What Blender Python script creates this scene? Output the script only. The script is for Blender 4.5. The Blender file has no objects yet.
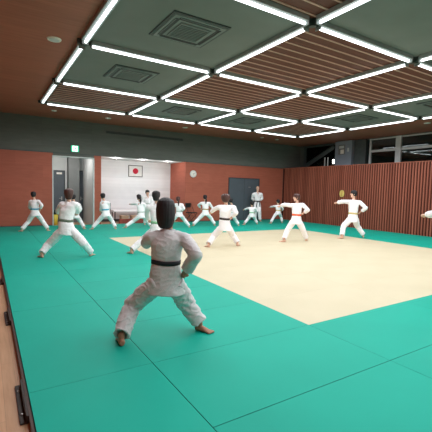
import bpy, bmesh, math, random
from mathutils import Vector, Matrix, noise
random.seed(7)
LEDS, LAMP = 3.2, 30.0
sc = bpy.context.scene
COL = sc.collection
PI = math.pi

# ------------------------------------------------------------------ helpers
def lin(c):
    c = c / 255.0
    return c / 12.92 if c <= 0.04045 else ((c + 0.055) / 1.055) ** 2.4
def rgb(r, g, b): return (lin(r), lin(g), lin(b), 1.0)

def mat(name, col, rough=0.6, col2=None, scale=8.0, stretch=(1, 1, 1), bump=0.0, bscale=200.0, metal=0.0, spec=0.5,
        emit=None, estr=0.0, sheen=0.0, detail=4.0, brick=None):
    m = bpy.data.materials.new(name); m.use_nodes = True
    nt = m.node_tree; N = nt.nodes; L = nt.links
    b = N['Principled BSDF']
    b.inputs['Base Color'].default_value = col
    b.inputs['Roughness'].default_value = rough
    b.inputs['Metallic'].default_value = metal
    b.inputs['Specular IOR Level'].default_value = spec
    if sheen: b.inputs['Sheen Weight'].default_value = sheen
    if emit:
        b.inputs['Emission Color'].default_value = emit
        b.inputs['Emission Strength'].default_value = estr
    tc = N.new('ShaderNodeTexCoord'); mp = N.new('ShaderNodeMapping')
    L.new(tc.outputs['Object'], mp.inputs['Vector'])
    mp.inputs['Scale'].default_value = stretch
    if col2:
        nz = N.new('ShaderNodeTexNoise'); nz.inputs['Scale'].default_value = scale; nz.inputs['Detail'].default_value = detail
        L.new(mp.outputs['Vector'], nz.inputs['Vector'])
        mx = N.new('ShaderNodeMix'); mx.data_type = 'RGBA'
        mx.inputs['A'].default_value = col; mx.inputs['B'].default_value = col2
        cr = N.new('ShaderNodeMapRange'); cr.inputs['From Min'].default_value = 0.3; cr.inputs['From Max'].default_value = 0.7
        L.new(nz.outputs['Fac'], cr.inputs['Value']); L.new(cr.outputs['Result'], mx.inputs['Factor'])
        out = mx.outputs['Result']
        if brick:
            bw, bh, mort, dark, rot = brick
            mp2 = N.new('ShaderNodeMapping'); mp2.inputs['Rotation'].default_value = rot
            L.new(tc.outputs['Object'], mp2.inputs['Vector'])
            bt = N.new('ShaderNodeTexBrick')
            bt.inputs['Scale'].default_value = 1.0; bt.inputs['Brick Width'].default_value = bw
            bt.inputs['Row Height'].default_value = bh; bt.inputs['Mortar Size'].default_value = mort
            bt.inputs['Mortar Smooth'].default_value = 0.3
            bt.inputs['Color1'].default_value = (1, 1, 1, 1); bt.inputs['Color2'].default_value = (0.9, 0.9, 0.9, 1)
            bt.inputs['Mortar'].default_value = (dark, dark, dark, 1)
            L.new(mp2.outputs['Vector'], bt.inputs['Vector'])
            m2 = N.new('ShaderNodeMix'); m2.data_type = 'RGBA'; m2.blend_type = 'MULTIPLY'; m2.inputs['Factor'].default_value = 1.0
            L.new(out, m2.inputs['A']); L.new(bt.outputs['Color'], m2.inputs['B']); out = m2.outputs['Result']
        L.new(out, b.inputs['Base Color'])
    if bump:
        n2 = N.new('ShaderNodeTexNoise'); n2.inputs['Scale'].default_value = bscale; n2.inputs['Detail'].default_value = 2
        L.new(tc.outputs['Object'], n2.inputs['Vector'])
        bp = N.new('ShaderNodeBump'); bp.inputs['Strength'].default_value = bump; bp.inputs['Distance'].default_value = 0.004
        L.new(n2.outputs['Fac'], bp.inputs['Height']); L.new(bp.outputs['Normal'], b.inputs['Normal'])
    return m

M = {}
M['green'] = mat('green_vinyl', rgb(10, 178, 156), 0.6, rgb(8, 171, 150), 1.2, bump=0.25, bscale=260, spec=0.18)
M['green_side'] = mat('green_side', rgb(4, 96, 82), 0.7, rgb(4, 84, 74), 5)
M['cream'] = mat('cream_vinyl', rgb(220, 208, 178), 0.6, rgb(214, 202, 171), 1.2, bump=0.25, bscale=260, spec=0.3)
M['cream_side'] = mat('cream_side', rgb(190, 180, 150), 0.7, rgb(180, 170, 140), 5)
M['floorwood'] = mat('floor_wood', rgb(214, 170, 134), 0.35, rgb(196, 152, 116), 3, (12, 1, 1), 0.1, 90,
                     brick=(1.8, 0.09, 0.002, 0.7, (0, 0, PI / 2)))
M['edgewood'] = mat('dark_edge_wood', rgb(84, 52, 40), 0.5, rgb(66, 40, 32), 20, (8, 1, 1))
M['bracket'] = mat('bracket_metal', rgb(60, 46, 40), 0.5, rgb(44, 36, 32), 20, metal=0.2)
M['red'] = mat('red_wall_panel', rgb(178, 100, 80), 0.55, rgb(168, 92, 73), 2.5, (1, 1, 6), 0.08, 120,
               brick=(1.82, 0.455, 0.004, 0.8, (PI / 2, 0, 0)), spec=0.25)
M['band'] = mat('grey_upper_wall', rgb(104, 107, 102), 0.7, rgb(97, 100, 95), 2, (1, 1, 6), 0.1, 80,
                brick=(3.6, 0.2, 0.004, 0.8, (PI / 2, 0, 0)), spec=0.2)
M['white'] = mat('white_plank_wall', rgb(244, 242, 244), 0.6, rgb(238, 236, 239), 3, bump=0.05,
                 brick=(4.0, 0.14, 0.004, 0.88, (PI / 2, 0, 0)))
M['plaster'] = mat('white_plaster', rgb(206, 208, 208), 0.7, rgb(198, 201, 202), 3, bump=0.1)
M['slat'] = mat('slat_wood', rgb(168, 98, 78), 0.45, rgb(134, 72, 56), 1.6, (3, 3, 0.12), spec=0.25)
M['slatback'] = mat('slat_backing', rgb(84, 42, 33), 0.7, rgb(70, 34, 27), 6, (3, 3, 0.3), spec=0.2)
M['cgrey'] = mat('grey_ceiling_panel', rgb(124, 128, 126), 0.8, rgb(118, 122, 120), 1.5, bump=0.05, spec=0.2)
M['cwood'] = mat('wood_ceiling', rgb(174, 104, 84), 0.5, rgb(160, 92, 74), 3, (0.4, 6, 1), 0.05,
                 brick=(3.0, 0.45, 0.003, 0.8, (0, 0, 0)), spec=0.3)
M['cboard'] = mat('slat_ceiling_board', rgb(112, 68, 58), 0.6, rgb(96, 57, 49), 3, (0.4, 6, 1), spec=0.2)
M['cslat'] = mat('slat_ceiling_strip', rgb(204, 164, 150), 0.6, rgb(188, 148, 134), 3, (0.4, 6, 1), spec=0.2)
M['housing'] = mat('light_housing', rgb(150, 156, 154), 0.5, rgb(140, 146, 144), 10)
M['joint'] = mat('dark_joint', rgb(62, 68, 66), 0.5, rgb(52, 58, 56), 10)
M['led'] = mat('led_diffuser', rgb(240, 244, 250), 0.4, emit=(0.93, 0.97, 1.0, 1), estr=LEDS)
M['glowcorr'] = mat('downlight_lens', rgb(250, 250, 245), 0.4, emit=(1.0, 0.97, 0.92, 1), estr=8.0)
M['door'] = mat('grey_door_paint', rgb(82, 90, 98), 0.5, rgb(76, 84, 92), 3)
M['frame'] = mat('door_frame', rgb(60, 66, 72), 0.5, rgb(54, 60, 66), 3)
M['column'] = mat('grey_column', rgb(124, 126, 126), 0.7, rgb(116, 118, 118), 4)
M['pillar'] = mat('blue_grey_pillar', rgb(140, 150, 162), 0.7, rgb(132, 142, 154), 4)
M['alu'] = mat('pale_window_frame', rgb(206, 212, 212), 0.45, rgb(196, 202, 202), 8)
M['steel'] = mat('dark_steel', rgb(74, 84, 84), 0.6, rgb(64, 74, 74), 8)
M['chrome'] = mat('metal_handle', rgb(180, 180, 180), 0.3, metal=0.9)
M['brass'] = mat('brass', rgb(240, 212, 130), 0.4, rgb(214, 184, 100), 20, metal=0.1)
M['black'] = mat('black_plastic', rgb(26, 27, 30), 0.5, rgb(20, 20, 23), 10)
M['acgrey'] = mat('cassette_cover', rgb(120, 128, 127), 0.6, rgb(114, 122, 121), 4)
M['acframe'] = mat('cassette_frame', rgb(66, 74, 73), 0.6, rgb(60, 68, 67), 8)
M['slot'] = mat('dark_slot', rgb(34, 38, 40), 0.6, rgb(28, 32, 34), 8)
M['offwhite'] = mat('offwhite_plastic', rgb(240, 236, 228), 0.5, rgb(232, 228, 220), 8)
M['paper'] = mat('flag_cloth', rgb(236, 232, 230), 0.8, rgb(228, 224, 222), 8)
M['flagred'] = mat('flag_red', rgb(196, 28, 58), 0.8, rgb(188, 24, 52), 8)
M['pframe'] = mat('picture_frame', rgb(76, 66, 58), 0.5, rgb(64, 56, 48), 8)
M['gi'] = mat('white_cotton', rgb(254, 250, 252), 0.85, rgb(248, 244, 247), 6, bump=0.35, bscale=500, sheen=0.2, spec=0.15)
M['gi2'] = mat('white_cotton_heavy', rgb(218, 215, 216), 0.85, rgb(208, 205, 207), 9, bump=0.4, bscale=420, sheen=0.2, spec=0.15)
M['skin'] = mat('skin', rgb(226, 182, 160), 0.55, rgb(218, 172, 150), 12, spec=0.3)
M['skin2'] = mat('skin_tan', rgb(176, 128, 104), 0.55, rgb(164, 116, 94), 12, spec=0.3)
M['hairblack'] = mat('black_hair', rgb(24, 20, 24), 0.6, rgb(33, 26, 30), 30, (4, 4, 0.6), 0.4, 90)
M['hairbrown'] = mat('brown_hair', rgb(84, 50, 44), 0.5, rgb(66, 40, 36), 30, (4, 4, 0.6), 0.5, 90)
M['hairgrey'] = mat('thin_grey_hair', rgb(176, 160, 150), 0.6, rgb(160, 146, 138), 30)
M['eye'] = mat('dark_eye', rgb(24, 18, 16), 0.3)
M['lip'] = mat('lip', rgb(160, 90, 84), 0.5)
for k, c in dict(black=(24, 24, 34), blue=(70, 176, 206), orange=(250, 110, 66), yellow=(224, 204, 140), green=(150, 205, 160),
                 grey=(110, 122, 104), brown=(60, 44, 44), tan=(190, 160, 110), white=(214, 220, 214)).items():
    M['belt_' + k] = mat('belt_' + k, rgb(*c), 0.75, rgb(*[int(v * 0.9) for v in c]), 20, bump=0.2)
M['yellowp'] = mat('yellow_plastic', rgb(214, 196, 70), 0.5, rgb(200, 182, 60), 8)
M['beige'] = mat('beige_box', rgb(206, 178, 150), 0.7, rgb(190, 160, 130), 8)
M['redbox'] = mat('reddish_wood', rgb(150, 70, 60), 0.6, rgb(136, 60, 50), 8)

def glass_mat():
    m = bpy.data.materials.new('window_glass'); m.use_nodes = True
    nt = m.node_tree; N = nt.nodes; L = nt.links
    for n in list(N): N.remove(n)
    o = N.new('ShaderNodeOutputMaterial'); mix = N.new('ShaderNodeMixShader')
    g = N.new('ShaderNodeBsdfGlossy'); g.inputs['Roughness'].default_value = 0.02
    t = N.new('ShaderNodeBsdfTransparent'); t.inputs['Color'].default_value = (0.75, 0.8, 0.8, 1)
    f = N.new('ShaderNodeFresnel'); f.inputs['IOR'].default_value = 1.6
    L.new(f.outputs['Fac'], mix.inputs['Fac']); L.new(t.outputs[0], mix.inputs[1]); L.new(g.outputs[0], mix.inputs[2])
    L.new(mix.outputs[0], o.inputs['Surface'])
    return m
M['glass'] = glass_mat()

class MB:
    def __init__(s): s.bm = bmesh.new()
    def box(s, x0, x1, y0, y1, z0, z1, bev=0.0, mtx=None):
        b = bmesh.new()
        r = bmesh.ops.create_cube(b, size=1.0)
        for v in b.verts:
            v.co = Vector(((x0 + x1) / 2 + v.co.x * (x1 - x0), (y0 + y1) / 2 + v.co.y * (y1 - y0), (z0 + z1) / 2 + v.co.z * (z1 - z0)))
        if bev: bmesh.ops.bevel(b, geom=list(b.edges), offset=bev, segments=2, affect='EDGES')
        if mtx is not None: b.transform(mtx)
        s.merge(b); return s
    def merge(s, b):
        me = bpy.data.meshes.new('t'); b.to_mesh(me); b.free(); s.bm.from_mesh(me); bpy.data.meshes.remove(me)
    def loft(s, rings, n=20, cap=True):
        """rings: (centre, u, v[, power]) ellipse vectors"""
        vs = []
        for r in rings:
            c, u, v = Vector(r[0]), Vector(r[1]), Vector(r[2])
            row = []
            for i in range(n):
                a = 2 * PI * i / n
                ca, sa = math.cos(a), math.sin(a)
                row.append(s.bm.verts.new(c + u * ca + v * sa))
            vs.append(row)
        for a, b in zip(vs, vs[1:]):
            for i in range(n):
                j = (i + 1) % n
                s.bm.faces.new((a[i], a[j], b[j], b[i]))
        if cap:
            s.bm.faces.new(list(reversed(vs[0]))); s.bm.faces.new(vs[-1])
        return s
    def tube(s, pts, rad, n=14, flat=1.0, side=None):
        """round tube along points with a radius each, rounded ends"""
        pts = [Vector(p) for p in pts]
        rings = []
        for i, p in enumerate(pts):
            if i == 0: d = pts[1] - pts[0]
            elif i == len(pts) - 1: d = pts[-1] - pts[-2]
            else: d = (pts[i + 1] - p).normalized() + (p - pts[i - 1]).normalized()
            d.normalize()
            ref = Vector(side) if side is not None else (Vector((0, 0, 1)) if abs(d.z) < 0.85 else Vector((1, 0, 0)))
            u = (ref - d * ref.dot(d)).normalized(); v = d.cross(u)
            r = rad[i]
            if i == 0: rings.append((p - d * r * 0.7, u * r * 0.55, v * r * 0.55 * flat))
            rings.append((p, u * r, v * r * flat))
            if i == len(pts) - 1: rings.append((p + d * r * 0.7, u * r * 0.55, v * r * 0.55 * flat))
        return s.loft(rings, n)
    def cyl(s, p0, p1, r, n=24, r1=None):
        p0, p1 = Vector(p0), Vector(p1); d = (p1 - p0).normalized()
        ref = Vector((0, 0, 1)) if abs(d.z) < 0.9 else Vector((1, 0, 0))
        u = (ref - d * ref.dot(d)).normalized(); v = d.cross(u); r1 = r if r1 is None else r1
        return s.loft([(p0, u * r, v * r), (p1, u * r1, v * r1)], n)
    def ball(s, c, rx, ry, rz, mtx=None, seg=16):
        b = bmesh.new(); bmesh.ops.create_uvsphere(b, u_segments=seg, v_segments=seg // 2 + 2, radius=1.0)
        for v in b.verts: v.co = Vector((v.co.x * rx, v.co.y * ry, v.co.z * rz))
        if mtx is not None: b.transform(mtx)
        for v in b.verts: v.co += Vector(c)
        s.merge(b); return s
    def mesh(s, name, smooth=False):
        bmesh.ops.recalc_face_normals(s.bm, faces=list(s.bm.faces))
        me = bpy.data.meshes.new(name); s.bm.to_mesh(me); s.bm.free()
        if smooth:
            for p in me.polygons: p.use_smooth = True
        return me
    def build(s, name, m, parent=None, smooth=False, origin=None):
        me = s.mesh(name, smooth)
        o = bpy.data.objects.new(name, me); COL.objects.link(o)
        me.materials.append(M[m] if isinstance(m, str) else m)
        if origin is not None:
            me.transform(Matrix.Translation(-Vector(origin)))
            o.location = origin
        if parent is not None:
            o.parent = parent
        return o

def tag(o, label=None, cat=None, group=None, kind=None):
    if label: o['label'] = label
    if cat: o['category'] = cat
    if group: o['group'] = group
    if kind: o['kind'] = kind
    return o
def empty(name, loc=(0, 0, 0), rz=0.0):
    o = bpy.data.objects.new(name, None); COL.objects.link(o); o.location = loc; o.rotation_euler = (0, 0, rz)
    o.empty_display_size = 0.1
    return o
def struct(mb, name, m, smooth=False): return tag(mb.build(name, m, smooth=smooth), kind='structure')
def copy_tree(o, parent=None):
    c = o.copy(); COL.objects.link(c)
    if parent is not None: c.parent = parent
    for ch in list(o.children): copy_tree(ch, c)
    return c
def remesh(mb, voxel, smooth_it=3, fac=0.6):
    """fuse overlapping lofts into one continuous surface"""
    me = mb.mesh('fused')
    o = bpy.data.objects.new('fused', me); COL.objects.link(o)
    r = o.modifiers.new('r', 'REMESH'); r.mode = 'VOXEL'; r.voxel_size = voxel; r.use_smooth_shade = True
    if smooth_it:
        sm = o.modifiers.new('s', 'SMOOTH'); sm.iterations = smooth_it; sm.factor = fac
    dg = bpy.context.evaluated_depsgraph_get(); dg.update()
    out = bpy.data.meshes.new_from_object(o.evaluated_get(dg))
    bpy.data.objects.remove(o); bpy.data.meshes.remove(me)
    for p in out.polygons: p.use_smooth = True
    return out
def put(me, name, m, parent=None, origin=None):
    me.name = name
    me.materials.clear(); me.materials.append(M[m])
    o = bpy.data.objects.new(name, me); COL.objects.link(o)
    if origin is not None: me.transform(Matrix.Translation(-Vector(origin)))
    if parent is not None: o.parent = parent
    elif origin is not None: o.location = origin
    return o
# ------------------------------------------------------------------ room
XL, XR, XG = -2.2, 13.78, 15.0           # left wall, slatted wall, glazing behind it
YF, YB = -4.0, 15.15                    # wall behind the camera, back wall
HC, HT, FZ = 4.05, 2.77, -0.05          # ceiling, top of red panels, floor level below the mats

struct(MB().box(XL - .2, XG + .2, YF - .2, 18.2, FZ - .15, FZ), 'floor', 'floorwood')
# back wall with openings: doorway 2.18-3.70, recess 3.98-7.81
DW0, DW1, NI0, NI1 = 2.18, 3.70, 3.98, 7.81
w = MB()
w.box(XL, DW0, YB, YB + .15, FZ, HT)
w.box(DW1, NI0, YB, YB + 1.63, FZ, HT)
w.box(NI1, XR + .0, YB, YB + 1.63, FZ, HT)
struct(w, 'wall_back', 'red')
w = MB(); w.box(XL, XG, YB - .003, YB + .15, HT, HC + .1)
w.box(DW0, DW1, YB, YB + .15, 2.66, HT - .001)
struct(w, 'wall_back_upper', 'band')
struct(MB().box(XL, 3.98, YB - .012, YB - .003, HT - .012, HT + .012).box(7.81, XR, YB - .012, YB - .003, HT - .012, HT + .012), 'trim_1', 'steel')
# recess and corridor behind
struct(MB().box(NI0, NI1, YB + 1.63, YB + 1.75, FZ, HC), 'wall_recess', 'white')
struct(MB().box(1.2, DW1 + .001, 17.13, 17.25, FZ, 2.85), 'wall_corridor', 'plaster')
struct(MB().box(DW1 - .012, DW1 - .001, YB + .16, 17.13, FZ, 2.8).box(1.1, 1.2, YB + .15, 17.25, FZ, 2.8), 'wall_corridor_side', 'plaster')
struct(MB().box(1.2, DW1 - .012, YB + .15, 17.13, 2.76, 2.85), 'ceiling_corridor', 'plaster')
struct(MB().box(NI0, NI1, YB + .15, YB + 1.63, HT - .01, HT + .1), 'ceiling_recess', 'plaster')
struct(MB().box(DW0 - .03, DW0 + .012, YB - .01, YB + .17, FZ, 2.66).box(DW1 - .03, DW1 + .012, YB - .01, YB + .17, FZ, 2.66).box(DW0 - .03, DW1 + .012, YB - .01, YB + .17, 2.63, 2.67), 'trim_2', 'alu')
struct(MB().box(NI0, NI1, YB + 1.6, YB + 1.629, FZ, .06), 'baseboard_recess', 'steel')
struct(MB().box(XL, DW0 - .03, YB - .015, YB, FZ, .03).box(NI1, 10.2, YB - .015, YB, FZ, .03).box(12.13, XR - .08, YB - .015, YB, FZ, .03), 'baseboard_back', 'steel')
# left and front walls (outside the frame)
struct(MB().box(XL - .15, XL, YF, YB, FZ, HC + .1), 'wall_left', 'red')
struct(MB().box(XL, XG, YF - .15, YF, FZ, HC + .1), 'wall_front', 'red')

# slatted right wall (ribs are its surface), 2.77 high, with a ledge behind it
w = MB()
y = YF + .06
while y < YB - .05:
    w.box(XR - .005, XR + .055, y - .028, y + .028, FZ, HT - .02, .004); y += .112
struct(w, 'wall_right_slats', 'slat')
struct(MB().box(XR + .03, XR + .15, YF, YB, FZ, HT - .03), 'wall_right', 'slatback')
struct(MB().box(XR - .01, XR + .17, YF, YB, HT - .02, HT + .01), 'trim_3', 'slat')
struct(MB().box(XR + .15, XG + .2, YF, YB, HT - .15, HT - .03), 'ledge_right', 'band')

# glazing zone above the slats
w = MB()
w.box(XG, XG + .15, YF, YB, HT - .03, HT + .1)
w.box(XG, XG + .15, YF, 12.0, 3.99, HC + .1)
w.box(XG, XG + .15, 14.85, YB, HT, HC + .1)
w.box(XG, XG + .15, 11.0, 11.5, HT, HC + .1)
struct(w, 'wall_right_upper', 'band')
struct(MB().box(XG - .25, XG + .1, 11.52, 12.5, HT - .03, HC - .02), 'pillar_1', 'pillar')
struct(MB().box(XG - .1, XG + .1, 10.87, 11.5, HT - .03, HC - .02), 'pillar_2', 'steel')
# window frames
yv = [10.72, 9.37, 7.0, 4.6, 2.2, -.2, -2.6]
for i in range(len(yv) - 1):
    a, b = yv[i + 1] + .08, yv[i] - .08
    wf = MB()
    wf.box(XG - .04, XG + .06, a - .08, a, HT + .05, HC - .04).box(XG - .04, XG + .06, b, b + .08, HT + .05, HC - .04)
    if i == 0: wf.box(XG - .06, XG + .06, a - .25, a - .08, HT + .05, HC - .04)
    wf.box(XG - .03, XG + .05, a, b, 3.40, 3.50).box(XG - .03, XG + .05, a, b, 3.95, 4.0).box(XG - .03, XG + .05, a, b, HT + .05, HT + .1)
    o = struct(wf, 'window_%d' % (i + 1), 'alu')
    MB().box(XG, XG + .012, a, b, HT + .1, 3.40).box(XG, XG + .012, a, b, 3.50, 3.95).build('pane', 'glass', o)
# stair zone window beyond the pillar with diagonal steel brace
wf = MB().box(XG, XG + .08, 14.70, 14.86, HT + .05, HC - .03).box(XG, XG + .08, 12.5, 14.8, HC - .12, HC - .02).box(XG + .0, XG + .08, 12.5, 14.8, HT + .05, HT + .1)
o = struct(wf, 'window_7', 'steel')
MB().box(XG + .03, XG + .04, 12.5, 14.7, HT + .1, HC - .12).build('pane', 'glass', o)
br = MB().tube([(XG - .12, 14.6, 2.93), (XG - .12, 12.75, 3.80)], [.12, .12], 4)
tag(br.build('steel_brace', 'steel'), 'dark steel beam running diagonally behind the top of the slatted wall', 'beam')
lf = MB()
for yy in (13.05, 13.25): lf.box(XG - .1, XG - .07, yy, yy + .05, HT - .03, 3.32)
tag(lf.build('handrail_posts', 'alu'), 'two pale upright bars behind the slatted wall next to the glowing lamp', 'railing')
lp = empty('wall_lamp', (XG - .12, 12.68, 3.0))
MB().box(-.05, .05, -.11, .11, -.06, -.02, .01).build('lamp_base', 'steel', lp)
MB().tube([(0, 0, 0.02), (0, 0, .15)], [.05, .05], 16).build('lamp_shade', 'glowcorr', lp, True)
tag(lp, 'small glowing white lamp on the ledge beside the blue grey pillar', 'lamp')
nb = empty('notice_board', (XG - .26, 12.1, 3.62))
MB().box(0, .012, -.2, .2, -.24, .24, .004).build('board', 'column', nb)
MB().box(-.008, 0, -.14, .06, -.2, .0).build('paper', 'offwhite', nb)
MB().box(-.008, 0, -.14, .14, .06, .18).build('paper', 'alu', nb)
tag(nb, 'pale square notice board high on the blue grey pillar', 'notice board')
sp = MB().box(XG - .275, XG - .252, 11.66, 11.76, 3.5, 3.68, .008)
tag(sp.build('wall_switch', 'alu'), 'small pale switch plate right of the notice board on the pillar', 'switch')
# night outside
struct(MB().box(XG + 1.6, XG + 1.7, YF, YB + 1, 0, HC + 2), 'wall_outside', 'slot')

# ceiling
GX = [1.48, 4.12, 6.77, 9.40, 11.93]
GY = [-4.2, -1.52, 1.25, 4.02, 6.79, 9.58, 12.25]
ce = MB()
ce.box(XL, GX[0], YF, YB, HC, HC + .1)
ce.box(GX[4], XG + .15, YF, YB, HC, HC + .1)
ce.box(GX[0], GX[4], GY[6], YB, HC, HC + .1)
struct(ce, 'ceiling', 'cwood')
grey = {(0, 4), (0, 3), (1, 5), (1, 2), (2, 5), (3, 4), (3, 3), (2, 2), (0, 0), (3, 1), (1, 0)}
for c in range(4):
    for r in range(0, 6):
        x0, x1, y0, y1 = GX[c], GX[c + 1], max(GY[r], YF), GY[r + 1]
        if (c, r) in grey:
            struct(MB().box(x0, x1, y0, y1, HC - .002, HC + .1), 'ceiling_grey_panel', 'cgrey')
        else:
            o = struct(MB().box(x0, x1, y0, y1, HC, HC + .1), 'ceiling_slat_panel', 'cboard')
            s_ = MB(); n = 12; p = (y1 - y0) / n
            for k in range(n): s_.box(x0 + .05, x1 - .05, y0 + (k + .5) * p - .015, y0 + (k + .5) * p + .015, HC - .012, HC + .002)
            s_.build('slats', 'cslat', o)

# light strips
def make_strip(L):
    t = empty('strip_light')
    MB().box(-L / 2, L / 2, -.07, .07, .03, .10, .006).build('housing', 'housing', t)
    MB().tube([(-L / 2 + .03, 0, .012), (L / 2 - .03, 0, .012)], [.024, .024], 12, 1.0, (0, 0, 1)).build('diffuser', 'led', t, True)
    MB().box(-L / 2 - .012, -L / 2 + .002, -.055, .055, -.02, .08, .004).build('end_cap', 'housing', t)
    MB().box(L / 2 - .002, L / 2 + .012, -.055, .055, -.02, .08, .004).build('end_cap', 'housing', t)
    for k in (-.25, .25):
        ld = bpy.data.lights.new('tube_lamp', 'SPOT'); ld.energy = LAMP; ld.spot_size = math.radians(178); ld.spot_blend = 0.45
        ld.shadow_soft_size = 0.0; ld.color = (.95, .98, 1.0)
        lo = bpy.data.objects.new('tube_lamp', ld); COL.objects.link(lo); lo.location = (k * L, 0, -.05); lo.parent = t
    return t
protos = {}
ZS = HC - .10
def place_strip(x, y, L, rz, label, group):
    key = round(L, 2)
    if key not in protos: protos[key] = make_strip(L); o = protos[key]
    else: o = copy_tree(protos[key])
    o.location = (x, y, ZS); o.rotation_euler = (0, 0, rz)
    tag(o, label, 'ceiling light', group)
cn = ['leftmost', 'second', 'third', 'fourth', 'rightmost']
fr = {6: 'farthest', 5: 'second farthest', 4: 'third farthest', 3: 'fourth farthest', 2: 'fifth farthest', 1: 'sixth farthest'}
GAP = .26
for c in range(5):
    for r in range(1, 6):
        y0, y1 = GY[r], GY[r + 1]
        place_strip(GX[c], (y0 + y1) / 2, y1 - y0 - GAP, PI / 2,
                    'white strip light, %s lengthwise line, %s piece' % (cn[c], fr[r + 1]), 'strip lights of the ceiling grid')
for r in range(1, 7):
    for c in range(4):
        x0, x1 = GX[c], GX[c + 1]
        place_strip((x0 + x1) / 2, GY[r], x1 - x0 - GAP, 0,
                    'white strip light, %s crosswise row, %s' % (fr[r],
                        ['leftmost piece', 'second piece from left', 'third piece from left', 'rightmost piece'][c]), 'strip lights of the ceiling grid')
# grid joints
j0 = MB().box(-.11, .11, -.025, .025, .02, .1, .006).box(-.025, .025, -.11, .11, .02, .1, .006).cyl((0, 0, .0), (0, 0, .1), .05).build('grid_joint', 'joint')
first = True
for c in range(5):
    for r in range(1, 7):
        o = j0 if first else j0.copy()
        if not first: COL.objects.link(o)
        first = False
        o.location = (GX[c], GY[r], ZS)
        tag(o, 'dark cross-shaped joint of the strip lights, %s line, %s row' % (cn[c], fr[r]), 'joint', 'joints of the light grid')
# cassette air conditioners
def make_ac():
    t = empty('air_conditioner')
    MB().box(-.5, .5, -.5, .5, -.035, 0, .012).build('cover', 'acgrey', t)
    g = MB()
    for k in range(9): g.box(-.26, .26, -.24 + k * .06 - .012, -.24 + k * .06 + .012, -.05, -.034)
    g.box(-.29, .29, -.29, -.27, -.055, -.034).box(-.29, .29, .27, .29, -.055, -.034).box(-.29, -.27, -.27, .27, -.055, -.034).box(.27, .29, -.27, .27, -.055, -.034)
    g.build('intake_grille', 'acgrey', t)
    MB().box(-.262, .262, -.262, .262, -.037, -.0345).build('filter', 'slot', t)
    for a in range(4):
        m = Matrix.Rotation(a * PI / 2, 4, 'Z')
        f = MB(); f.box(-.38, .38, .36, .44, -.04, -.034, 0, m)
        f.build('air_slot', 'slot', t)
        f = MB(); f.box(-.37, .37, .425, .436, -.048, -.038, 0, m); f.build('louvre', 'acgrey', t)
    f = MB().box(-.54, .54, -.54, -.5, -.02, 0).box(-.54, .54, .5, .54, -.02, 0).box(-.54, -.5, -.5, .5, -.02, 0).box(.5, .54, -.5, .5, -.02, 0)
    f.build('surround', 'acframe', t)
    return t
ac = make_ac()
for i, (c, r, l) in enumerate([(0, 3, 'square air conditioner cassette in the grey panel nearest the viewer at top'),
                               (0, 4, 'square air conditioner cassette in the grey panel left of centre, second from viewer'),
                               (1, 5, 'square air conditioner cassette in the far left grey panel above the recess'),
                               (2, 5, 'square air conditioner cassette in the far middle grey panel above the grey door'),
                               (3, 4, 'square air conditioner cassette in the right grey panel near the windows'),
                               (3, 3, 'square air conditioner cassette in the grey panel at the right edge')]):
    o = ac if i == 0 else copy_tree(ac)
    o.location = ((GX[c] + GX[c + 1]) / 2, (GY[r] + GY[r + 1]) / 2, HC - .003); o.scale = (.9, .9, .9)
    tag(o, l, 'air conditioner', 'ceiling cassette air conditioners')
# ceiling discs
for (x, y, rr, l) in [(1.05, 7.07, .11, 'round pale ceiling disc near the left light line, closest to viewer'),
                      (2.0, 13.62, .08, 'round pale ceiling disc above the doorway, far left corner'),
                      (3.86, 13.76, .1, 'round pale ceiling disc between the doorway and the recess'),
                      (7.02, 13.74, .1, 'round pale ceiling disc above the recess near the clock'),
                      (11.17, 13.84, .08, 'round pale ceiling disc above the grey door, left of a pair'),
                      (12.14, 13.87, .08, 'round pale ceiling disc above the grey door, right of a pair'),
                      (13.21, 7.21, .1, 'round pale ceiling disc by the windows at the right edge')]:
    t = empty('ceiling_speaker', (x, y, HC))
    MB().cyl((0, 0, -.018), (0, 0, .0), rr, 28, rr * 1.08).build('rim', 'offwhite', t, False)
    MB().cyl((0, 0, -.024), (0, 0, -.016), rr * .75, 28).build('grille', 'alu', t, False)
    tag(t, l, 'ceiling speaker', 'round ceiling discs')
# linear vent on the grey upper wall
t = empty('air_vent', (5.9, YB - .004, 3.735))
MB().box(-1.75, 1.75, -.02, .0, -.05, .05, .004).build('vent_frame', 'steel', t)
g = MB()
for k in range(3): g.box(-1.72, 1.72, -.026, -.018, -.035 + k * .028, -.02 + k * .028)
g.build('slots', 'slot', t)
tag(t, 'long narrow dark air vent high on the grey upper wall', 'vent')

# ------------------------------------------------------------------ doors, sign, clock, flag
def door(name, x0, x1, y, top, hx, m='door'):
    o = struct(MB().box(x0, x1, y - .03, y, FZ, top, .004), name, m)
    fr = MB().box(x0 - .04, x0, y - .045, y, FZ, top + .04).box(x1, x1 + .04, y - .045, y, FZ, top + .04).box(x0, x1, y - .045, y, top, top + .04)
    fr.build('door_frame', 'frame', o)
    h = MB().cyl((hx, y - .03, .98), (hx, y - .08, .98), .012).tube([(hx, y - .08, .98), (hx + (.1 if hx < (x0 + x1) / 2 else -.1), y - .08, .98)], [.011, .011], 10).box(hx - .025, hx + .025, y - .036, y - .03, .9, 1.06, .002)
    h.build('door_handle', 'chrome', o)
    return o
d1 = door('door_1', 10.24, 12.09, YB, 2.11, 10.36)
MB().box(11.16, 11.17, YB - .032, YB - .029, FZ, 2.11).build('meeting_gap', 'slot', d1)
MB().box(11.42, 11.56, YB - .034, YB - .03, 1.68, 1.71).build('push_plate', 'chrome', d1)
d2 = door('door_2', 2.0, 2.9, 17.13, 2.15, 2.8)
MB().box(2.6, 2.82, 17.13 - .035, 17.13 - .03, 2.02, 2.10, .002).build('name_plate', 'offwhite', d2)
d3 = door('door_3', 3.55, 3.68, 17.13, 2.18, 3.6)
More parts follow.
